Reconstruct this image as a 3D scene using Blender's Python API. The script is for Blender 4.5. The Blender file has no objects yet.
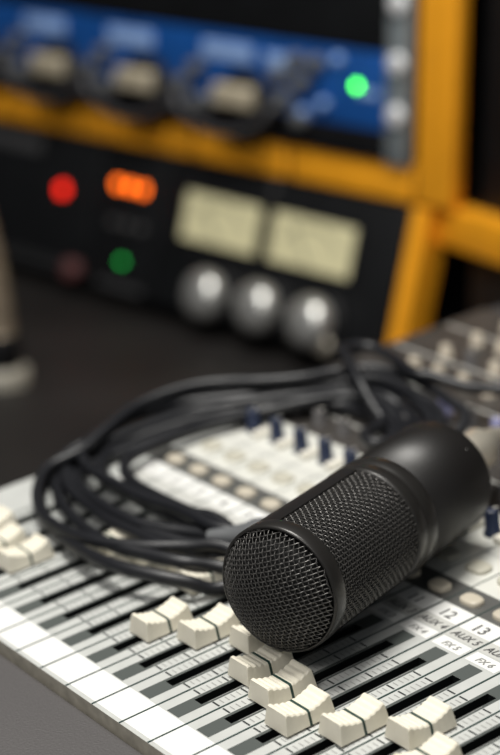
import bpy, bmesh, math, random
from mathutils import Vector, Matrix
random.seed(7)
S = 0.0195                       # one mixer channel in metres; all shapes below are in channel widths
C = bpy.context.scene.collection
PI = math.pi
TAU = math.radians(7.0078)       # slope of the mixer's top towards the back
TILT = Matrix.Rotation(TAU, 4, 'X')

# ------------------------------------------------------------------ materials
def mat(name, col, rough=0.5, metal=0.0, bump=0.0, bscale=400.0, var=0.0, vscale=60.0, coat=0.0, emit=None, estr=0.0, spec=0.5):
    m = bpy.data.materials.new(name); m.use_nodes = True
    nt = m.node_tree; b = nt.nodes['Principled BSDF']
    b.inputs['Base Color'].default_value = (*col, 1)
    b.inputs['Roughness'].default_value = rough
    b.inputs['Metallic'].default_value = metal
    b.inputs['Specular IOR Level'].default_value = spec
    b.inputs['Coat Weight'].default_value = coat
    b.inputs['Coat Roughness'].default_value = 0.12
    tc = nt.nodes.new('ShaderNodeTexCoord')
    if var > 0:
        n = nt.nodes.new('ShaderNodeTexNoise'); n.inputs['Scale'].default_value = vscale; n.inputs['Detail'].default_value = 4
        nt.links.new(tc.outputs['Object'], n.inputs['Vector'])
        r = nt.nodes.new('ShaderNodeValToRGB')
        r.color_ramp.elements[0].position = 0.3; r.color_ramp.elements[1].position = 0.7
        r.color_ramp.elements[0].color = (*[max(0, c*(1-var)) for c in col], 1)
        r.color_ramp.elements[1].color = (*[min(1, c*(1+var)) for c in col], 1)
        nt.links.new(n.outputs['Fac'], r.inputs['Fac']); nt.links.new(r.outputs['Color'], b.inputs['Base Color'])
    if bump > 0:
        n = nt.nodes.new('ShaderNodeTexNoise'); n.inputs['Scale'].default_value = bscale; n.inputs['Detail'].default_value = 3
        nt.links.new(tc.outputs['Object'], n.inputs['Vector'])
        bp = nt.nodes.new('ShaderNodeBump'); bp.inputs['Strength'].default_value = bump; bp.inputs['Distance'].default_value = 0.0004
        nt.links.new(n.outputs['Fac'], bp.inputs['Height']); nt.links.new(bp.outputs['Normal'], b.inputs['Normal'])
    if emit:
        b.inputs['Emission Color'].default_value = (*emit, 1); b.inputs['Emission Strength'].default_value = estr
    return m

M = dict(
    panel=mat('panel_grey', (.52, .53, .51), .28, var=.05, vscale=90),
    panel_side=mat('panel_edge', (.44, .41, .34), .5, var=.2, vscale=150),
    white=mat('print_white', (.80, .80, .775), .3),
    cream_panel=mat('panel_cream', (.66, .66, .61), .3, var=.04),
    grey=mat('print_grey', (.085, .095, .09), .4, spec=.3),
    band=mat('print_band', (.10, .10, .095), .35, var=.1),
    rear=mat('panel_rear', (.045, .040, .036), .45, var=.25, vscale=60),
    line=mat('print_line', (.03, .055, .05), .35),
    tick=mat('print_tick', (.035, .04, .04), .4),
    mtick=mat('print_small_tick', (.3, .3, .29), .4),
    slot=mat('slot_black', (.006, .008, .008), .5),
    text=mat('print_text', (.09, .09, .09), .4),
    text2=mat('print_text_grey', (.26, .26, .25), .4),
    shade=mat('print_pale_grey', (.54, .54, .51), .35),
    chassis=mat('mixer_chassis', (.045, .044, .046), .55, bump=.3, bscale=600),
    armrest=mat('armrest_vinyl', (.088, .083, .083), .55, bump=.9, bscale=900, var=.10, vscale=1400),
    cap=mat('fader_cap_cream', (.80, .755, .63), .42, bump=.12, bscale=500, var=.03, vscale=200),
    capline=mat('fader_line', (.02, .05, .04), .4),
    button=mat('button_beige', (.52, .47, .38), .4),
    button2=mat('button_pale', (.50, .48, .40), .4),
    navy=mat('knob_navy', (.016, .024, .052), .4),
    lav=mat('knob_lavender', (.25, .25, .42), .4),
    tan=mat('knob_tan', (.52, .46, .37), .45),
    pale=mat('knob_pale', (.78, .75, .66), .4),
    mic=mat('mic_black', (.0085, .0075, .007), .42, bump=.15, bscale=2500),
    micring=mat('mic_ring', (.024, .0225, .021), .33, metal=.3),
    micin=mat('mic_inner', (.004, .004, .004), .8),
    wire=mat('mic_wire', (.10, .096, .092), .3, metal=.6),
    cable=mat('cable_rubber', (.009, .0095, .012), .42, bump=.1, bscale=900),
    boot=mat('boot_grey', (.11, .115, .12), .5),
    nickel=mat('nickel', (.80, .74, .62), .35, metal=.7, var=.1),
    black=mat('rack_black', (.004, .004, .005), .6, var=.2, spec=.2),
    black2=mat('rack_panel_black', (.005, .0055, .0065), .5, var=.25, vscale=30, spec=.3),
    darkline=mat('rack_trim_grey', (.05, .05, .052), .45),
    wood=mat('wood_orange', (.90, .37, .012), .5, var=.08, vscale=25),
    blue=mat('unit_blue', (.008, .075, .30), .35, var=.15, vscale=40),
    lblue=mat('label_light_blue', (.30, .46, .80), .4, var=.15, vscale=70),
    beige=mat('pointer_knob', (.47, .41, .30), .4),
    chrome=mat('chrome', (.62, .62, .60), .30, metal=.75),
    ear=mat('ear_aluminium', (.30, .34, .36), .4, metal=.5, var=.15),
    screw=mat('screw_bright', (.92, .93, .95), .3, metal=.2),
    meter=mat('meter_face', (.62, .58, .36), .5, emit=(.62, .55, .30), estr=.13),
    needle=mat('needle', (.02, .02, .02), .5),
    led_r=mat('led_red', (.8, .02, .01), .4, emit=(1, .02, .006), estr=2.6),
    led_o=mat('led_orange', (.9, .2, .02), .4, emit=(1, .14, .006), estr=3.6),
    led_g=mat('led_green', (.05, .5, .08), .4, emit=(.06, .75, .03), estr=14),
    led_dg=mat('led_dim_green', (.02, .25, .05), .4, emit=(.01, .35, .05), estr=3),
    pink=mat('led_pink', (.12, .045, .045), .5),
    goose=mat('gooseneck_metal', (.34, .28, .21), .4, metal=.4),
    base=mat('base_pale', (.33, .31, .26), .45),
    desk=mat('desk_dark', (.017, .0155, .015), .5, var=.3, vscale=8, spec=.3),
    wall=mat('wall_paint', (.03, .03, .032), .9, var=.1, vscale=5),
    floor=mat('floor_carpet', (.03, .03, .032), .95, bump=.5, bscale=300),
    patch=mat('patch_cable', (.05, .05, .055), .4),
)

# ------------------------------------------------------------------ mesh helper
class MB:
    def __init__(s): s.v = []; s.f = []; s.mi = []; s.sm = []; s.mats = []
    def m(s, name):
        if name not in s.mats: s.mats.append(name)
        return s.mats.index(name)
    def add(s, vs, fs, m, smooth=False):
        o = len(s.v); s.v += [tuple(v) for v in vs]
        i = s.m(m)
        for f in fs: s.f.append(tuple(o+k for k in f)); s.mi.append(i); s.sm.append(smooth)
    def quad(s, x0, x1, y0, y1, z, m): s.add([(x0,y0,z),(x1,y0,z),(x1,y1,z),(x0,y1,z)], [(0,1,2,3)], m)
    def box(s, x0, x1, y0, y1, z0, z1, m, b=0.0):
        if b <= 0:
            s.add([(x0,y0,z0),(x1,y0,z0),(x1,y1,z0),(x0,y1,z0),(x0,y0,z1),(x1,y0,z1),(x1,y1,z1),(x0,y1,z1)],
                  [(3,2,1,0),(4,5,6,7),(0,1,5,4),(1,2,6,5),(2,3,7,6),(3,0,4,7)], m); return
        bm = bmesh.new(); bmesh.ops.create_cube(bm, size=1)
        for v in bm.verts: v.co = Vector(((x0+x1)/2+v.co.x*(x1-x0), (y0+y1)/2+v.co.y*(y1-y0), (z0+z1)/2+v.co.z*(z1-z0)))
        bmesh.ops.bevel(bm, geom=bm.edges[:], offset=b, segments=3, affect='EDGES', profile=.5)
        s.bm(bm, m, True)
    def bm(s, bm, m, smooth=False):
        bm.verts.index_update()
        s.add([v.co[:] for v in bm.verts], [[v.index for v in f.verts] for f in bm.faces], m, smooth); bm.free()
    def lathe(s, prof, m, n=32, o=(0,0,0), ax=(0,0,1), smooth=True, cap=True, sx=1.0):
        ax = Vector(ax).normalized(); e = ax.orthogonal().normalized(); g = ax.cross(e); o = Vector(o)
        vs = []
        for r, z in prof:
            for k in range(n):
                a = 2*PI*k/n; vs.append(o + ax*z + e*(r*math.cos(a)*sx) + g*(r*math.sin(a)))
        fs = []
        for i in range(len(prof)-1):
            for k in range(n):
                k2 = (k+1) % n; fs.append((i*n+k, i*n+k2, (i+1)*n+k2, (i+1)*n+k))
        s.add(vs, fs, m, smooth)
        if cap:
            s.add(vs[:n][::-1], [tuple(range(n))], m); s.add(vs[-n:], [tuple(range(n))], m)
    def tube(s, pts, r, m, n=8, closed=False, caps=True):
        pts = [Vector(p) for p in pts]; N = len(pts)
        rs = r if isinstance(r, (list, tuple)) else [r]*N
        t0 = (pts[1]-pts[0]).normalized(); e = t0.orthogonal().normalized()
        vs = []; 
        for i, p in enumerate(pts):
            t = (pts[min(i+1, N-1)]-pts[max(i-1, 0)])
            if t.length < 1e-9: t = t0
            t.normalize(); e = (e - t*e.dot(t)).normalized(); g = t.cross(e)
            for k in range(n):
                a = 2*PI*k/n; vs.append(p + e*(rs[i]*math.cos(a)) + g*(rs[i]*math.sin(a)))
        fs = [(i*n+k, i*n+(k+1) % n, (i+1)*n+(k+1) % n, (i+1)*n+k) for i in range(N-1) for k in range(n)]
        s.add(vs, fs, m, True)
        if caps: s.add(vs[:n][::-1], [tuple(range(n))], m); s.add(vs[-n:], [tuple(range(n))], m)
    def mesh(s, name):
        me = bpy.data.meshes.new(name)
        me.from_pydata([(x*S, y*S, z*S) for x, y, z in s.v], [], s.f)
        for k in s.mats: me.materials.append(M[k])
        me.polygons.foreach_set('material_index', s.mi); me.polygons.foreach_set('use_smooth', s.sm)
        me.update(); return me
    def build(s, name, parent=None, loc=(0,0,0)):
        return place(name, s.mesh(name), parent, loc)

def place(name, me, parent=None, loc=(0,0,0)):
    o = bpy.data.objects.new(name, me); C.objects.link(o)
    o.location = Vector(loc)*S
    if parent: o.parent = parent
    return o
def tag(o, label, cat, group=None):
    o['label'] = label; o['category'] = cat
    if group: o['group'] = group
    return o
def thing(name, label, cat, mw=None, group=None):
    o = bpy.data.objects.new(name, None); o.empty_display_size = .01; C.objects.link(o)
    if mw is not None: o.matrix_world = mw
    return tag(o, label, cat, group)
def frame(loc, base=Matrix.Identity(4)):        # loc in channel units inside the frame base
    return base @ Matrix.Translation(Vector(loc)*S)
def text_into(mb, s, x, y, z, size, m, shear=0.0, width=None, bold=0.0):
    cu = bpy.data.curves.new('t', 'FONT'); cu.body = s; cu.size = size; cu.align_x = 'CENTER'; cu.shear = shear; cu.offset = bold
    ob = bpy.data.objects.new('t', cu); C.objects.link(ob)
    dg = bpy.context.evaluated_depsgraph_get(); me = bpy.data.meshes.new_from_object(ob.evaluated_get(dg))
    xs = [v.co.x for v in me.vertices]; k = 1.0
    if width and xs: k = width/(max(xs)-min(xs))
    mb.add([(x+v.co.x*k, y+v.co.y, z) for v in me.vertices], [tuple(p.vertices) for p in me.polygons], m)
    bpy.data.objects.remove(ob); bpy.data.curves.remove(cu); bpy.data.meshes.remove(me)
def catmull(P, n=8):
    P = [Vector(p) for p in P]; out = []
    for i in range(len(P)-1):
        a, b, c, d = P[max(i-1, 0)], P[i], P[i+1], P[min(i+2, len(P)-1)]
        for k in range(n):
            t = k/n; out.append(.5*((2*b)+(c-a)*t+(2*a-5*b+4*c-d)*t*t+(3*b-a-3*c+d)*t**3))
    out.append(P[-1]); return out

# ------------------------------------------------------------------ room
DZ = -6.0                          # desk top, world, channel units
FZ = DZ - 37
def struct(name, mb):
    o = mb.build(name); o['kind'] = 'structure'; return o
b = MB(); b.box(-95, 95, -80, 75, FZ-2, FZ, 'floor'); struct('floor', b)
b = MB(); b.box(-95, 95, 75, 78, FZ, 90, 'wall'); struct('wall_back', b)
b = MB(); b.box(-98, -95, -80, 78, FZ, 90, 'wall'); struct('wall_left', b)
t = thing('studio_desk', 'long dark desk with a dull satin top, under the mixer and the rack cabinets', 'desk', frame((0, 0, FZ)))
b = MB(); b.box(-70, 45, -16, 62, 35, 37, 'desk', .3); b.build('desktop', t)
for x in (-66, 41):
    for y in (-13, 58):
        b = MB(); b.box(x-2, x+2, y-2, y+2, 0, 35, 'black', .2); b.build('leg', t)

# ------------------------------------------------------------------ mixer
XL, XR, YB = -12.55, 14.5, 20.7
CH = list(range(-11, 13))         # channels: centre = k + .5, number = k + 12
mixer = thing('audio_mixer', 'large pale grey fader mixer with cream fader caps lying under the microphone', 'mixer', TILT.copy())
# chassis
ct, st = math.cos(TAU), math.sin(TAU)
def foot(y, z0=DZ+.02):           # console z of the desk plane under console y
    return (z0 - st*y)/ct
b = MB()
prof = [(-7.0, -1.2), (-7.0, foot(-7.0)), (YB+.6, foot(YB+.6)), (YB+.6, -.1), (YB+.02, -.1), (YB+.02, -.56), (-.1, -.56), (-.1, -1.2)]
x0, x1 = XL-.0, XR+.0
n = len(prof)
b.add([(x0, y, z) for y, z in prof]+[(x1, y, z) for y, z in prof],
      [tuple(range(n)), tuple(range(2*n-1, n-1, -1))]+[(i, i+n, (i+1) % n+n, (i+1) % n) for i in range(n)], 'chassis')
b.build('chassis', mixer)
b = MB(); b.box(XL, XR, -7.2, -.03, -1.2, -.22, 'armrest', .18); b.build('armrest', mixer)
# faceplate with real slots
SY0, SY1, SW = 1.54, 5.70, .125
b = MB()
YF = 11.35
for xa, xb in [(XL, -11), (13, XR)]: b.quad(xa, xb, 0, YF, 0, 'panel')
for k in CH:
    c = k+.5
    b.quad(k, k+1, 0, SY0, 0, 'panel'); b.quad(k, k+1, SY1, 8.45, 0, 'panel'); b.quad(k, k+1, 8.45, YF, 0, 'cream_panel')
    b.quad(k, c-SW, SY0, SY1, 0, 'panel'); b.quad(c+SW, k+1, SY0, SY1, 0, 'panel')
    for (p, q) in [((c-SW, SY0), (c-SW, SY1)), ((c-SW, SY1), (c+SW, SY1)), ((c+SW, SY1), (c+SW, SY0)), ((c+SW, SY0), (c-SW, SY0))]:
        b.add([(*p, 0), (*q, 0), (*q, -.5), (*p, -.5)], [(0, 1, 2, 3)], 'slot')
    b.quad(c-SW, c+SW, SY0, SY1, -.5, 'slot')
b.quad(XL, XR, YF, YB, 0, 'rear')
for p, q in [((XL, 0), (XR, 0)), ((XR, 0), (XR, YB)), ((XR, YB), (XL, YB)), ((XL, YB), (XL, 0))]:
    b.add([(*p, -.55), (*q, -.55), (*q, 0), (*p, 0)], [(0, 1, 2, 3)], 'panel_side')
# printing
z1, z2, z3 = .003, .006, .009
b.quad(XL+.1, XR-.1, .10, .90, z1, 'white')
for k in CH:
    c = k+.5
    b.quad(c-.2, c+.2, .93, SY0, z1, 'grey'); b.quad(c-.2, c+.2, SY1, 6.22, z1, 'grey')
    b.quad(c-.2, c-SW, SY0, SY1, z1, 'grey'); b.quad(c+SW, c+.2, SY0, SY1, z1, 'grey')
    b.quad(c-.42, c+.42, 6.30, 6.66, z1, 'white'); b.quad(c-.46, c+.46, 6.70, 7.10, z1, 'shade'); b.quad(c-.46, c+.46, 7.10, 7.64, z1, 'white')
    y = 1.05
    while y < 5.6:
        for sx in (-1, 1):
            xa, xb = sorted((c+sx*.215, c+sx*.44)); 
            if y > 1.5: b.quad(xa, xb, y-.02, y+.02, z2, 'tick')
            for j in range(1, 5):
                yy = y+.7*j/5
                if 1.7 < yy < 5.3:
                    xa, xb = sorted((c+sx*.24, c+sx*.40)); b.quad(xa, xb, yy-.011, yy+.011, z2, 'mtick')
        y += .7
for k in CH+[13]:
    b.quad(k-.022, k+.022, .0, 7.65, z3, 'line'); b.quad(k-.015, k+.015, 7.65, 11.2, z3, 'line')
    b.quad(k-.36, k-.345, 1.7, 5.3, z2, 'mtick') if k > -11 else None
b.quad(XL+.1, XR-.1, 7.66, 8.45, z1, 'band'); b.quad(XL+.1, XR-.1, 9.74, 9.82, z2, 'shade')
for yy in (12.4, 14.1, 15.2, 17.0, 19.0): b.quad(XL+.2, XR-.2, yy, yy+.07, z1, 'shade')
b.build('faceplate', mixer)
for k in CH:
    t_ = MB(); c = k+.5; nn = k+12
    text_into(t_, str(nn), c-.02, 7.17, .012, .42, 'text', width=None, bold=.004)
    if 9 <= nn <= 16:
        text_into(t_, 'AUX %d' % (nn-8), c, 6.78, .012, .28, 'text', shear=.25, width=.80, bold=.004)
        text_into(t_, 'FX %d' % (nn-8), c, 6.38, .012, .23, 'text2', shear=.25, width=.46, bold=.004)
    t_.build('channel_lettering', mixer)

# fader cap
def cap_mesh():
    b = MB(); ys = []; L = .60
    N = 40; prof = []
    for i in range(N+1):
        u = -1+2*i/N; y = u*L*.9
        z = .335+.155*abs(u)**1.8
        if abs(u) > .1: z += .012*math.cos((abs(u)-.1)/.9*2*PI*3.5)
        if abs(u) > .97: z -= .02
        prof.append((y, z))
    ring = []
    for y, z in prof:
        u = y/(L*.9); wt = .285; wb = .355; yb = u*L; zb = .05
        # bottom-left, mid-left, top-left bevel, top-left, top-right, bevel, bottom-right
        ring.append([(-wb, yb, zb), (-wt-.012, y, z-.03), (-wt+.02, y, z), (wt-.02, y, z), (wt+.012, y, z-.03), (wb, yb, zb)])
    vs = [v for r in ring for v in r]; fs = []
    for i in range(N):
        for j in range(5): fs.append((i*6+j, (i+1)*6+j, (i+1)*6+j+1, i*6+j+1))
        fs.append((i*6+5, (i+1)*6+5, (i+1)*6, i*6))
    fs.append((0, 1, 2, 3, 4, 5)); o = N*6; fs.append((o+5, o+4, o+3, o+2, o+1, o))
    b.add(vs, fs, 'cap')
    b.box(-.06, .06, -.16, .16, -.42, .06, 'slot')
    return b.mesh('fader_cap')
def line_mesh():
    b = MB(); h = .028; e = .006; z = .342
    vs = []
    for y in (-h, h): vs += [(-.355-e, y, .048), (-.297-e, y, z-.03), (-.262, y, z+e), (.262, y, z+e), (.297+e, y, z-.03), (.355+e, y, .048)]
    b.add(vs, [(j, 6+j, 7+j, j+1) for j in range(5)]+[(5, 11, 6, 0), (0, 1, 2, 3, 4, 5), (11, 10, 9, 8, 7, 6)], 'capline')
    return b.mesh('indicator_line')
capm, linem = cap_mesh(), line_mesh()
CAPS = {-11: 2.5, -10: 2.2, -9: 2.15, -8: 4.75, -7: 4.8, -6: 4.75, -5: 4.75, -4: 2.5, -3: 2.9, -2: 2.95, -1: 2.72, 0: 2.72, 1: 2.36, 2: 2.95, 3: 3.72, 4: 3.45,
        5: 2.9, 6: 2.6, 7: 3.1, 8: 2.7, 9: 2.2, 10: 2.9, 11: 3.2, 12: 2.8}
CAPS.update({-10: 2.2, -9: 2.3, -8: 4.1, -7: 4.3, -6: 4.6, -5: 4.6, -4: 2.74, -3: 3.27, -2: 3.9, -1: 3.14, 0: 2.9, 1: 2.55, 2: 3.07, 3: 3.87, 4: 3.13})
for k in CH:
    o = place('fader_cap', capm, mixer, (k+.5, CAPS[k], 0)); place('indicator_line', linem, o)

# buttons and knobs on the channel strips
def oval(m, rx, ry, h):
    b = MB(); n = 24
    vs = []
    for s, z in ((1, 0), (1, h*.75), (.88, h), (.6, h*1.02)):
        for i in range(n):
            a = 2*PI*i/n; cx = abs(math.cos(a))**.7*math.copysign(1, math.cos(a)); cy = abs(math.sin(a))**.7*math.copysign(1, math.sin(a))
            vs.append((rx*s*cx, ry*s*cy, z))
    fs = [(i*n+k, i*n+(k+1) % n, (i+1)*n+(k+1) % n, (i+1)*n+k) for i in range(3) for k in range(n)]+[tuple(range(3*n, 4*n))]
    b.add(vs, fs, m, True); return b.mesh('push_button')
bt1, bt2 = oval('button', .27, .20, .12), oval('button2', .30, .24, .10)
for k in CH:
    place('push_button', bt1, mixer, (k+.5, 7.98, 0)); place('push_button', bt2, mixer, (k+.5, 9.12, 0))
def knob(m, r=.18, h=.62, pointer='pale'):
    b = MB(); b.lathe([(r*1.25, 0), (r*1.25, .06), (r, .09), (r*.92, h-.03), (r*.8, h), (.001, h)], m, 20)
    b.box(-.02, .02, r*.3, r*.95, h-.02, h+.008, pointer)
    return b.mesh('rotary_knob')
kn = knob('navy'); sq = MB(); sq.box(-.13, .13, -.26, .26, 0, .16, 'pale', .03); sqm = sq.mesh('select_button')
kp, kl, kd = knob('tan', .17, .34, 'tick'), knob('lav', .17, .4), knob('armrest', .17, .4)
for k in CH:
    place('rotary_knob', kn, mixer, (k+.5, 10.5, 0)); place('select_button', sqm, mixer, (k+.93, 10.45, 0))
for r_, (yy, ms) in enumerate([(11.9, (kd,)), (13.2, (kd, kp, kd)), (14.5, (kl, kd)), (16.1, (kp,)), (17.3, (kd, kp)), (19.7, (kp, kd, kd)), (18.5, (kp,))]):
    nm = ['equalizer_knob', 'equalizer_knob', 'monitor_knob', 'send_knob', 'filter_knob', 'filter_knob', 'gain_knob'][r_]
    for k in CH: place(nm, ms[(k*7+r_) % len(ms)], mixer, (k+.5, yy, 0))

# ------------------------------------------------------------------ microphone
az, el = math.radians(109.6), math.radians(-3.8)
A = Vector((-.05, 3.42, 1.915)); R0 = 1.355
ax = Vector((math.cos(az)*math.cos(el), math.sin(az)*math.cos(el), math.sin(el)))    # front to rear
ex = ax.cross(Vector((0, 0, 1))).normalized(); ez = ex.cross(ax)
# local frame: x sideways, y to the rear along the body, z up
MW = TILT @ Matrix(((ex.x, ax.x, ez.x, A.x*S), (ex.y, ax.y, ez.y, A.y*S), (ex.z, ax.z, ez.z, A.z*S), (0, 0, 0, 1)))
mic = thing('condenser_microphone', 'black side-address studio microphone with woven mesh head lying on the mixer', 'microphone', MW)
T1, T2, T3, T4 = .39, 3.35, 4.15, 6.68
yax = (0, 1, 0)
b = MB(); b.lathe([(R0*.935, .08), (R0*.945, .02), (R0*.96, -.005), (R0*.985, .015), (R0, .06), (R0, T1-.03), (R0*.99, T1), (R0*.93, T1), (R0*.935, .08)], 'micring', 128, ax=yax, cap=False)
b.build('front_ring', mic)
b = MB(); RM = R0*.955
b.lathe([(.02, -.34), (.5, -.31), (.9, -.18), (1.05, -.04), (1.12, .2), (RM-.11, .35), (RM-.11, T2), (.02, T2)], 'micin', 64, ax=yax, cap=False)
b.build('inner_shield', mic)
# side struts of the basket, outside the mesh, on either side
for ang in (math.radians(112), math.radians(292)):
    b = MB(); w = math.radians(17); n_ = 14
    vs = []
    for yy in (T1-.02, T2+.02):
        for r in (R0*.93, R0*.99):
            for i in range(n_+1):
                a = ang-w+2*w*i/n_; vs.append((r*math.cos(a), yy, r*math.sin(a)))
    q = n_+1; fs = []
    for i in range(n_):
        fs += [(q+i, q+i+1, 3*q+i+1, 3*q+i), (i+1, i, 2*q+i, 2*q+i+1)]
    fs += [(0, q, 3*q, 2*q), (q-1, 3*q-1, 4*q-1, 2*q-1)]
    b.add(vs, fs, 'mic')
    b.build('basket_strut', mic)
# woven dome
wr = .0135; amp = .02; P = .089
def dome(x, z):
    r = math.hypot(x, z); Rm = R0*.945
    u = min(1, r/Rm)
    return -.52*(1-u**2.6) + .02
b = MB(); rot = math.radians(18)
cr, sr = math.cos(rot), math.sin(rot)
nw = int(R0/P)
for fam in (0, 1):
    for i in range(-nw, nw+1):
        a = i*P
        if abs(a) > R0*.945: continue
        half = math.sqrt((R0*.945)**2-a*a); m_ = int(half/(P/2)); pts = []
        for j in range(-m_, m_+1):
            c = j*P/2; sgn = math.cos(PI*(c/P)+PI*i+PI*fam)
            x, z = (a, c) if fam == 0 else (c, a)
            xx, zz = x*cr-z*sr, x*sr+z*cr
            pts.append((xx, dome(xx, zz)-sgn*amp, zz))
        if len(pts) > 2: b.tube(pts, wr, 'wire', 5, caps=False)
b.build('front_mesh', mic)
# woven side
b = MB(); nc = 90; rows = int((T2-T1)/.088); 
dy = (T2-T1)/rows; rm = RM
for i in range(1, rows):
    pts = []
    for j in range(nc*2+1):
        th = j*PI/nc; r = rm+amp*math.cos(j*PI/2*1.0+PI*i)*(1 if j % 2 == 0 else 0)
        pts.append((r*math.cos(th), T1+i*dy, r*math.sin(th)))
    b.tube(pts, wr, 'wire', 4, caps=False)
for j in range(nc):
    pts = []; th = 2*j*PI/nc
    for i in range(0, rows*2+1):
        r = rm-amp*math.cos(PI*j+PI*i/2)*(1 if i % 2 == 0 else 0)
        tt = th+.0
        pts.append((r*math.cos(tt), T1+i*dy/2, r*math.sin(tt)))
    b.tube(pts, wr, 'wire', 4, caps=False)
b.build('side_mesh', mic)
b = MB(); b.lathe([(R0*.93, T2-.02), (R0*.985, T2), (R0, T2+.04), (R0, T2+.30), (R0*.985, T2+.33), (R0*.985, T2+.40), (R0, T2+.43), (R0, T3-.03), (R0*.985, T3), (R0*.93, T3)], 'micring', 128, ax=yax, cap=False)
b.build('rear_ring', mic)
b = MB(); b.lathe([(R0*.9, T3-.01), (R0*.985, T3+.0), (R0*.985, T4-.10), (R0*.975, T4-.04), (R0*.93, T4), (R0*.42, T4+.02), (R0*.40, T4+.25), (.01, T4+.25)], 'mic', 128, ax=yax, cap=False)
b.build('body_tube', mic)
b = MB(); b.lathe([(.05, 0), (.05, .02), (.001, .03)], 'micring', 12, o=(.93, T4-.4, .93), ax=(.7, 0, .7)); b.build('screw', mic)

# ------------------------------------------------------------------ cable coil
LOOPS = [
[(-4.42, 5.1, 0.75), (-5.09, 4.63, 0.7), (-5.91, 3.89, 0.7), (-6.97, 3.4, 0.65), (-8.35, 3.32, 0.5), (-9.83, 3.61, 0.35), (-11.01, 4.21, 0.4), (-11.74, 5.0, 0.5), (-11.69, 5.97, 0.65), (-12.01, 6.9, 0.8), (-12.54, 8.29, 0.9), (-12.37, 9.64, 1.0), (-11.88, 10.57, 1.0), (-11.13, 11.28, 1.0), (-10.45, 12.1, 1.0), (-10.05, 12.97, 1.0), (-9.43, 13.84, 1.0), (-8.31, 14.16, 0.9), (-6.7, 13.95, 0.8), (-5.71, 13.63, 0.6)],
[(-3.75, 4.45, 0.2), (-4.08, 3.89, 0.45), (-4.67, 3.41, 0.6), (-5.63, 3.05, 0.62), (-7.07, 3.04, 0.5), (-8.72, 3.37, 0.25), (-10.24, 3.83, 0.16), (-11.7, 4.71, 0.2), (-12.45, 5.85, 0.3), (-12.5, 6.89, 0.45), (-12.55, 7.7, 0.6), (-12.54, 8.64, 0.7), (-12.28, 10.1, 0.7), (-11.29, 11.36, 0.7), (-10.24, 12.58, 0.7), (-9.55, 13.55, 0.6), (-8.58, 13.81, 0.6), (-7.51, 13.69, 0.5), (-6.48, 13.17, 0.4)],
[(-5.03, 5.41, 0.9), (-6.66, 5.47, 0.8), (-7.95, 5.39, 0.7), (-9.26, 5.42, 0.65), (-10.63, 5.58, 0.55), (-11.73, 5.97, 0.5), (-12.23, 6.54, 0.55), (-12.54, 7.39, 0.6), (-12.6, 8.44, 0.6), (-12.29, 9.69, 0.6), (-11.46, 10.81, 0.6), (-10.59, 12.16, 0.6), (-9.38, 13.61, 0.8), (-7.96, 13.83, 0.7), (-6.63, 13.58, 0.5)],
[(-5.12, 5.39, 0.6), (-5.84, 5.15, 0.6), (-6.53, 4.81, 0.6), (-7.4, 4.59, 0.6), (-9.08, 4.73, 0.5), (-10.96, 5.22, 0.3), (-12.15, 5.83, 0.2), (-12.52, 6.82, 0.2), (-12.31, 7.8, 0.3), (-12.26, 8.74, 0.4), (-11.96, 10.22, 0.4), (-11.33, 11.36, 0.4), (-10.18, 12.85, 0.4), (-9.11, 13.68, 0.3), (-7.93, 13.52, 0.3), (-6.87, 13.02, 0.2)],
[(-4.18, 4.87, 0.4), (-4.7, 4.21, 0.6), (-5.51, 3.87, 0.62), (-6.7, 3.57, 0.6), (-8.5, 3.87, 0.4), (-10.42, 4.46, 0.2), (-11.67, 5.16, 0.16), (-12.18, 5.99, 0.16), (-12.23, 6.94, 0.16), (-12.22, 8.03, 0.16), (-12.06, 9.54, 0.16), (-11.51, 10.79, 0.16), (-10.74, 12.23, 0.16), (-9.77, 13.18, 0.2), (-8.23, 13.1, 0.3), (-7.23, 12.73, 0.2)],
[(-4.7, 5.11, 0.4), (-5.06, 4.65, 0.6), (-5.89, 4.37, 0.6), (-7.17, 4.37, 0.5), (-8.69, 4.54, 0.35), (-10.33, 4.99, 0.2), (-11.46, 5.7, 0.2), (-11.66, 6.73, 0.2), (-11.6, 7.94, 0.2), (-11.5, 9.48, 0.25), (-11.06, 10.8, 0.25), (-10.39, 11.96, 0.2), (-9.4, 12.7, 0.2), (-8.22, 12.73, 0.2), (-6.84, 12.23, 0.2)],
[(-5.46, 5.82, 0.5), (-6.58, 5.51, 0.5), (-7.78, 5.5, 0.45), (-8.89, 5.54, 0.4), (-9.94, 5.67, 0.35), (-10.93, 6.03, 0.3), (-11.65, 6.62, 0.3), (-11.89, 7.4, 0.3), (-11.77, 8.36, 0.35), (-11.52, 9.45, 0.4), (-11.22, 10.31, 0.4), (-10.42, 11.5, 0.4), (-9.42, 12.72, 0.3), (-8.28, 12.8, 0.3), (-7.08, 12.43, 0.2)] ,
[(-5.5, 5.87, 0.7), (-6.58, 5.74, 0.65), (-7.95, 5.81, 0.55), (-9.19, 5.96, 0.45), (-10.23, 6.28, 0.4), (-10.8, 6.81, 0.4), (-10.99, 7.71, 0.4), (-11.13, 9.07, 0.35), (-10.93, 10.09, 0.35), (-10.67, 10.92, 0.35), (-10.02, 11.87, 0.5), (-9.41, 12.91, 0.5), (-8.41, 13.26, 0.4), (-7.19, 12.87, 0.3)] ,
[(-4.73, 5.28, 0.5), (-5.61, 4.89, 0.5), (-6.65, 4.63, 0.5), (-7.85, 4.52, 0.45), (-9.17, 4.62, 0.35), (-10.63, 4.9, 0.3), (-11.72, 5.51, 0.3), (-11.94, 6.34, 0.45), (-11.99, 7.3, 0.5), (-11.98, 8.24, 0.5), (-11.83, 9.58, 0.5), (-11.13, 10.56, 0.6), (-10.31, 11.94, 0.6), (-9.68, 13.13, 0.5), (-8.63, 13.46, 0.5), (-7.62, 13.35, 0.3)] ]
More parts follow.
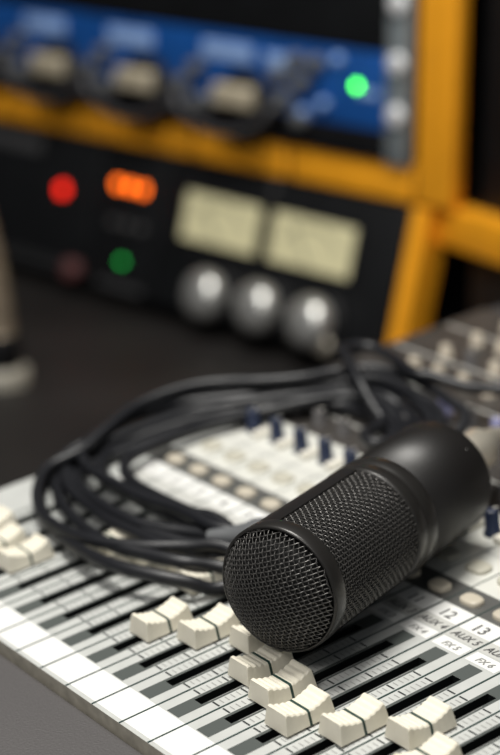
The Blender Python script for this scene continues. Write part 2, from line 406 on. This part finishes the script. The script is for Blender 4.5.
path = [(-3.6, 8.6, .75), (-4.0, 7.0, .75), (-4.3, 6.0, .78)]
for i in (2, 7, 0, 8, 1, 4, 6, 5, 3):
    path += LOOPS[i]
    d = .12*i
    path += [(-5.2+d*.4, 11.9, .2+.06*i), (-4.2+d*.3, 9.6, .2+.05*i), (-3.3+d*.15, 7.4, .2+.03*i), (-3.0-d*.3, 5.7, .2+.03*i)] if i != 3 else []
# last loop leaves over the bundle, loops across it and runs off to the right
path += [(-6.3, 11.9, .5), (-6.4, 11.2, .6), (-7.0, 11.4, .6), (-7.42, 12.3, .5), (-7.92, 12.44, .8), (-8.53, 12.59, 1.2), (-9.5, 13.05, 1.45), (-10.17, 13.4, 1.5), (-10.0, 14.1, 1.4), (-9.2, 14.2, 1.3), (-7.9, 13.9, 1.25), (-7.44, 14.1, 1.2), (-6.59, 14.5, 1.0), (-5.95, 15.07, .9), (-4.6, 15.9, .7), (-3.0, 15.9, .7), (-2.6, 14.6, .8), (-2.95, 13.3, 1.0)]
coil = thing('coiled_cable', 'black rubber microphone cable coiled in loose loops left of the microphone', 'cable', frame((-8.5, 3.3, 0), TILT))
off = Vector((-8.5, 3.3, 0))
b = MB(); pp = [p-off for p in catmull(path, 8)]
b.tube(pp, .15, 'cable', 12); b.build('cable_jacket', coil)
# black plug with its strain relief, beside the head of the microphone
b = MB(); P0 = Vector((-4.85, 5.15, .80))-off; dr = Vector((.75, .62, .05)).normalized()
b.lathe([(.17, -.1), (.19, .0), (.22, .3), (.30, .75), (.40, .95), (.42, 1.2), (.42, 1.5), (.01, 1.5)], 'boot', 32, o=P0, ax=dr)
b.build('strain_relief', coil)
# connector plugged into the rear of the microphone
B = A+ax*(T4+.06)-off
b = MB(); b.lathe([(.50, .0), (.50, .35), (.46, .38), (.46, .5), (.50, .53), (.50, 1.9), (.44, 2.0), (.34, 2.1), (.26, 2.7), (.17, 3.0)], 'nickel', 40, o=B, ax=ax)
b.build('metal_plug', coil)

# ------------------------------------------------------------------ rack cabinets
RO = Vector((-28.625, 32.123, 1.819)); RR = Matrix.Rotation(math.radians(6.04), 4, 'Z')
RF = Matrix.Translation(RO*S) @ RR        # x = to the right along the front, y = away, z = up
FLOOR = DZ-RO.z
cab = thing('rack_cabinet', 'orange wooden studio rack cabinet with upright bay above a slanted lower bay', 'rack cabinet', RF @ Matrix.Translation(Vector((0, 0, FLOOR))*S))
L0 = -34.0
dz = -FLOOR
b = MB(); b.box(L0, -.12, .9, 1.3, 1.1+dz, 14+dz, 'black'); b.box(L0-.4, L0, -.2, 16, 0, 14.6+dz, 'black'); b.box(L0, 2.3, 1.3, 16, 14+dz, 14.6+dz, 'black'); b.box(L0, 2.3, 15.6, 16, 0, 14+dz, 'black')
b.build('cabinet_shell', cab)
b = MB(); b.box(-.12, 1.85, 0, .7, -.35+dz, 14.4+dz, 'wood', .08); b.build('corner_post', cab)
xs = [L0, -25.6, -19.7, -13.6, -7.4, -.13]
for i in range(5):
    b = MB(); b.box(xs[i]+.12, xs[i+1]-.12, -.05, 1.2, -.42+dz, 1.0+dz, 'wood', .08); b.build('front_rail', cab)
b = MB(); b.box(L0, -.13, .1, 1.2, -.40+dz, .98+dz, 'black'); b.build('rail_backing', cab)
# slanted side leg; slope frame
SL = math.atan2(1.8, 7.2); Lf = (7.82-.5)/math.cos(SL)
def sl(x, h, out=0.0):                   # point on the slanted lower face: h measured down the slope from its top edge (negative)
    return Vector((x, h*math.sin(SL)-out*math.cos(SL), -.5+h*math.cos(SL)-out*math.sin(SL)*-1*0+dz))
b = MB(); h1 = -Lf
for (xa, xb) in ((-.15, .65),):
    p = [sl(xa, 0), sl(xb, 0), sl(xb, h1), sl(xa, h1)]
    q = [v+Vector((0, 1.4, 0)) for v in p]; 
    b.add(p+q, [(3, 2, 1, 0), (4, 5, 6, 7), (0, 1, 5, 4), (1, 2, 6, 5), (2, 3, 7, 6), (3, 0, 4, 7)], 'wood')
b.build('slanted_leg', cab)
b = MB(); b.box(L0, -.2, 2.2, 15.5, 0, -.5+dz, 'black'); b.build('lower_body', cab)

SLM = RF @ Matrix.Translation(Vector((0, 0, -.5))*S) @ Matrix.Rotation(-SL, 4, 'X')   # x right, y into the rack, z up the slope
def unit_mb(x0, x1, z0, z1, depth=9, m='black2', b=.08):
    u = MB(); u.box(x0, x1, -.15, 2.0, z0, z1, m, b); return u
def disc(r, h, m, x, z, y=-.16, n=24, prof=None):
    d = MB(); d.lathe(prof or [(r, 0), (r, h*.8), (r*.85, h), (.001, h)], m, n, o=(x, y, z), ax=(0, -1, 0)); return d

# blue preamp: 4 modules, faceplate from -27.5 to -1.75
pre = thing('blue_preamp', 'blue rack preamp with beige pointer knobs and green light above the orange rail', 'rack unit', RF @ Matrix.Translation(Vector((0, 0, 1.1))*S))
b = MB(); b.box(-32, -1.6, -.25, .05, 1.25, 4.35, 'blue', .06); b.build('faceplate', pre)
b = MB(); b.box(-32, -1.6, -.25, .05, .05, 1.2, 'black', .06); b.build('shadow_strip', pre)  # black strip stands in for the shadow below the knobs
b = MB(); b.box(-31.6, -2, .05, .9, .15, 4.2, 'black'); b.build('chassis', pre)
b = MB(); b.box(-1.55, -.3, -.30, .0, -.02, 7.6, 'ear', .06); b.build('rack_ear', pre)
for z in (4.05, 2.0, 6.4): disc(.42, .2, 'screw', -.95, z, -.30).build('ear_screw', pre)
for i, x in enumerate((-29.5, -22.8, -16.3, -9.7)):
    b = MB(); b.lathe([(1.6, 0), (1.6, .35), (1.3, .4), (1.2, .6)], 'black', 32, o=(x, -.25, 1.35), ax=(0, -1, 0))
    o = b.build('rotary_knob', pre)
    b = MB(); b.box(x-1.25, x+1.25, -1.35, -.8, 1.35, 2.35, 'beige', .2); b.build('pointer_grip', o)
    b = MB(); b.box(x-2.9, x+.3, -.30, -.25, 3.2, 3.95, 'lblue', .02); b.build('label_plate', pre)
    for dx, zz in ((2.4, 1.9), (3.4, 2.7), (3.4, 1.2), (-2.1, 1.3)): disc(.38, .5, 'boot', x+dx, zz, -.25).build('small_knob', pre)
for x, z in ((-6.6, 3.6), (-5.4, 3.6), (-7.6, 2.9)): disc(.38, .5, 'boot', x, z, -.25).build('small_knob', pre)
for x, z in ((-5.0, 2.0), (-6.2, 1.5), (-4.2, 3.9)): disc(.22, .3, 'lblue', x, z, -.25).build('push_button', pre)
b = MB(); b.box(-3.1, -1.95, -.29, -.25, 2.55, 2.85, 'lblue', .02); b.build('label_plate', pre)
b = MB(); b.box(-8.6, -6.9, -.29, -.25, 3.2, 3.8, 'lblue', .02); b.build('label_plate', pre)
b = disc(.14, .1, 'led_g', -3.15, 2.95, -.27); o = b.build('green_light', pre); o['label'] = 'lit green indicator'
# blank unit above
u = thing('blank_rack_panel', 'black rack panel in the top of the upright bay above the blue preamp', 'rack panel', RF @ Matrix.Translation(Vector((0, 0, 5.5))*S))
b = MB(); b.box(-32, -1.75, -.2, .1, .02, 5.2, 'black2', .06); b.build('faceplate', u)
for z in (.8, 4.4): disc(.25, .15, 'darkline', -31.3, z, -.2).build('panel_screw', u)
# patch cords slung in front of the preamp
for i, (xa, xb, zl) in enumerate(((-26.6, -20.4, .0), (-20.2, -13.9, -.1), (-13.7, -7.6, .0))):
    pts = [(xa, -.25, 1.9), (xa, -.9, 1.7), (xa+.5, -1.1, .9), ((xa+xb)/2-.8, -1.2, zl+.35), ((xa+xb)/2+.8, -1.2, zl+.3), (xb-.6, -1.1, .8), (xb, -.9, 1.5), (xb, -.25, 1.8)]
    mid = Vector(((xa+xb)/2, 0, 0))
    b = MB(); b.tube([Vector(p)-mid for p in catmull(pts, 6)], .20, 'patch', 10)
    o = b.build('patch_cord'); o.matrix_world = RF @ Matrix.Translation((mid+Vector((0, 0, 1.1)))*S)
    tag(o, ['dark patch cord hanging below the leftmost beige knob of the blue preamp', 'dark patch cord hanging below the middle beige knob of the blue preamp', 'dark patch cord hanging below the rightmost beige knob of the blue preamp'][i], 'cable', 'patch cords on the blue preamp')

# lower bay: three units side by side
ZT, ZB = -.05, -6.75
lw = thing('recorder_unit', 'black rack unit with a round red light in the slanted lower bay', 'rack unit', SLM.copy())
unit_mb(-33.5, -19.7, ZB, ZT).build('chassis', lw)
b = disc(.30, .12, 'led_r', -22.28, -2.67, -.17); o = b.build('red_light', lw); o['label'] = 'lit red indicator'
for z in (-6.2, -6.5): 
    b = MB(); b.box(-30, -20.5, -.2, -.13, z, z+.09, 'darkline'); b.build('panel_line', lw)
b = MB(); b.box(-29, -24.5, -.22, -.14, -1.2, -.5, 'darkline', .05); b.build('name_plate', lw)
disc(.5, .5, 'pink', -20.4, -6.3, -.17).build('jog_button', lw)
md = thing('display_unit', 'narrow black rack unit with an orange lit display and a dim green light', 'rack unit', SLM.copy())
unit_mb(-19.5, -14.9, ZB, ZT).build('chassis', md)
for i in range(3):
    o = disc(.25, .1, 'led_o', -18.25+.92*i, -1.8, -.17).build('orange_light', md); o['label'] = 'lit orange indicator'
disc(.15, .1, 'led_dg', -17.06, -5.28, -.17).build('green_light', md)
for i in range(3): disc(.22, .3, 'darkline', -18.0+1.0*i, -3.6, -.17).build('push_button', md)
b = MB(); b.box(-18.6, -15.4, -.2, -.14, -6.6, -6.3, 'darkline'); b.build('panel_line', md)
vu = thing('meter_unit', 'black rack unit with two cream level meters above three silver knobs', 'rack unit', SLM.copy())
unit_mb(-14.7, -.25, ZB, ZT).build('chassis', vu)
for x0 in (-13.25, -7.55):
    x1 = x0+4.85
    b = MB(); b.box(x0-.2, x1+.2, -.28, -.12, -3.6, -1.2, 'black', .05); o = b.build('level_meter', vu)
    b = MB(); b.box(x0, x1, -.30, -.2, -3.48, -1.35, 'meter'); q = b.build('meter_face', o)
    b = MB(); xm = (x0+x1)/2
    b.tube([(xm, -.33, -3.35), (xm-1.3, -.33, -1.75)], .035, 'needle', 6)
    b.tube([(xm+2.0*math.sin(a), -.32, -3.7+2.0*math.cos(a)) for a in [(-.95+.1*j) for j in range(20)]], .03, 'needle', 5)
    b.build('needle', o)
for x, z in ((-10.5, -5.65), (-7.15, -5.55), (-3.9, -5.55)):
    b = MB(); b.lathe([(1.45, 0), (1.45, .2), (1.3, .25), (1.2, .4)], 'black', 40, o=(x, -.15, z), ax=(0, -1, 0)); o = b.build('rotary_knob', vu)
    b = MB(); b.lathe([(1.1, 0), (1.12, .35), (1.02, .65), (.8, .85), (.4, .98), (.001, 1.0)], 'chrome', 40, o=(x, -.5, z), ax=(0, -1, 0)); q = b.build('knob_cap', o); q['label'] = 'silver domed knob cap'
disc(.45, .5, 'nickel', -3.2, -6.3, -.15).build('output_jack', vu); disc(.3, .4, 'nickel', -5.0, -6.3, -.15).build('output_jack', vu)
disc(.2, .2, 'darkline', -7.9, -.55, -.15).build('panel_screw', vu)

# neighbouring cabinet to the right, turned a little towards the operator
RF2 = RF @ Matrix.Translation(Vector((1.9, .3, 0))*S) @ Matrix.Rotation(math.radians(-14), 4, 'Z')
cb2 = thing('corner_cabinet', 'black and orange cabinet turned inwards to the right of the rack, with one orange rail', 'rack cabinet', RF2 @ Matrix.Translation(Vector((0, 0, FLOOR))*S))
b = MB(); b.box(.05, 24, 1.0, 12, 0, 14+dz, 'black2', .08); b.build('cabinet_body', cb2)
b = MB(); b.box(-1.3, 24, -.1, .98, -1.95+dz, -.35+dz, 'wood', .08); b.build('front_rail', cb2)
b = MB(); b.box(.6, 24, .3, .98, 0, -2.0+dz, 'black2', .05); b.build('lower_panel', cb2)

# ------------------------------------------------------------------ gooseneck stand
gx, gy = -38.65, 18.55
gs = thing('gooseneck_stand', 'ribbed metal gooseneck stand on a pale round base at the far left of the desk', 'stand', Matrix.Translation(Vector((gx, gy, DZ))*S))
b = MB(); b.lathe([(1.15, 0), (1.15, .5), (1.05, .65), (.5, .7)], 'base', 48); b.build('base', gs)
b = MB(); b.lathe([(.74, .7), (.8, .8), (.8, 1.9), (.64, 2.1)], 'black', 32); b.build('collar', gs)
b = MB(); pts = []; rs = []
N = 150
for i in range(N+1):
    u = i/N; h = 2.1+16*u
    hh = h/6; pts.append((-.42*hh**2.1, -.42*hh**2.1, h)); rs.append(.68+.07*math.cos(i*PI*.9)-.1*u)
b.tube(pts, rs, 'goose', 20); b.build('gooseneck', gs)

# ------------------------------------------------------------------ lights
def area(name, loc, target, size, energy, col):
    l = bpy.data.lights.new(name, 'AREA'); l.shape = 'RECTANGLE'; l.size = size[0]; l.size_y = size[1]; l.energy = energy; l.color = col
    o = bpy.data.objects.new(name, l); C.objects.link(o); o.location = loc
    o.rotation_euler = (Vector(target)-Vector(loc)).to_track_quat('-Z', 'Y').to_euler(); return o
area('ceiling_light_key', (-.16, -.05, 1.5), (0, .08, 0), (.45, .45), 28, (1.0, .975, .92))
area('added_fill_light', (.5, -1.3, 1.6), (-.3, .4, 0), (1.2, .8), 18, (1.0, .97, .93))  # added fill lamp, brightens the rack and the front faces
w = bpy.data.worlds.new('World'); bpy.context.scene.world = w; w.use_nodes = True
w.node_tree.nodes['Background'].inputs['Color'].default_value = (.9, .95, 1, 1)
w.node_tree.nodes['Background'].inputs['Strength'].default_value = .12

# ------------------------------------------------------------------ camera
Rw = [[0.5978530005061204, 0.8016057570809051, 0.0], [0.23849798892262764, -0.17787639002314998, -0.9547139357683727], [-0.7653041872779169, 0.570778591123818, -0.29752529446693277]]
Cw = Vector((27.28569974039499, -17.909262190642018, 17.461595032724404))
r, u, f = Vector(Rw[0]), -Vector(Rw[1]), -Vector(Rw[2])
cam = bpy.data.cameras.new('camera'); co = bpy.data.objects.new('camera', cam); C.objects.link(co)
co.matrix_world = Matrix(((r.x, u.x, f.x, Cw.x*S), (r.y, u.y, f.y, Cw.y*S), (r.z, u.z, f.z, Cw.z*S), (0, 0, 0, 1)))
cam.sensor_fit = 'VERTICAL'; cam.sensor_height = 36; cam.sensor_width = 36; cam.lens = 1900/755*36
cam.clip_start = .01; cam.clip_end = 50
cam.dof.use_dof = True; cam.dof.focus_distance = 37.2*S; cam.dof.aperture_fstop = 5.4
sc = bpy.context.scene; sc.camera = co
sc.view_settings.view_transform = 'Standard'; sc.view_settings.look = 'None'; sc.view_settings.gamma = 1; sc.view_settings.use_curve_mapping = False
sc.view_settings.exposure = 0.0
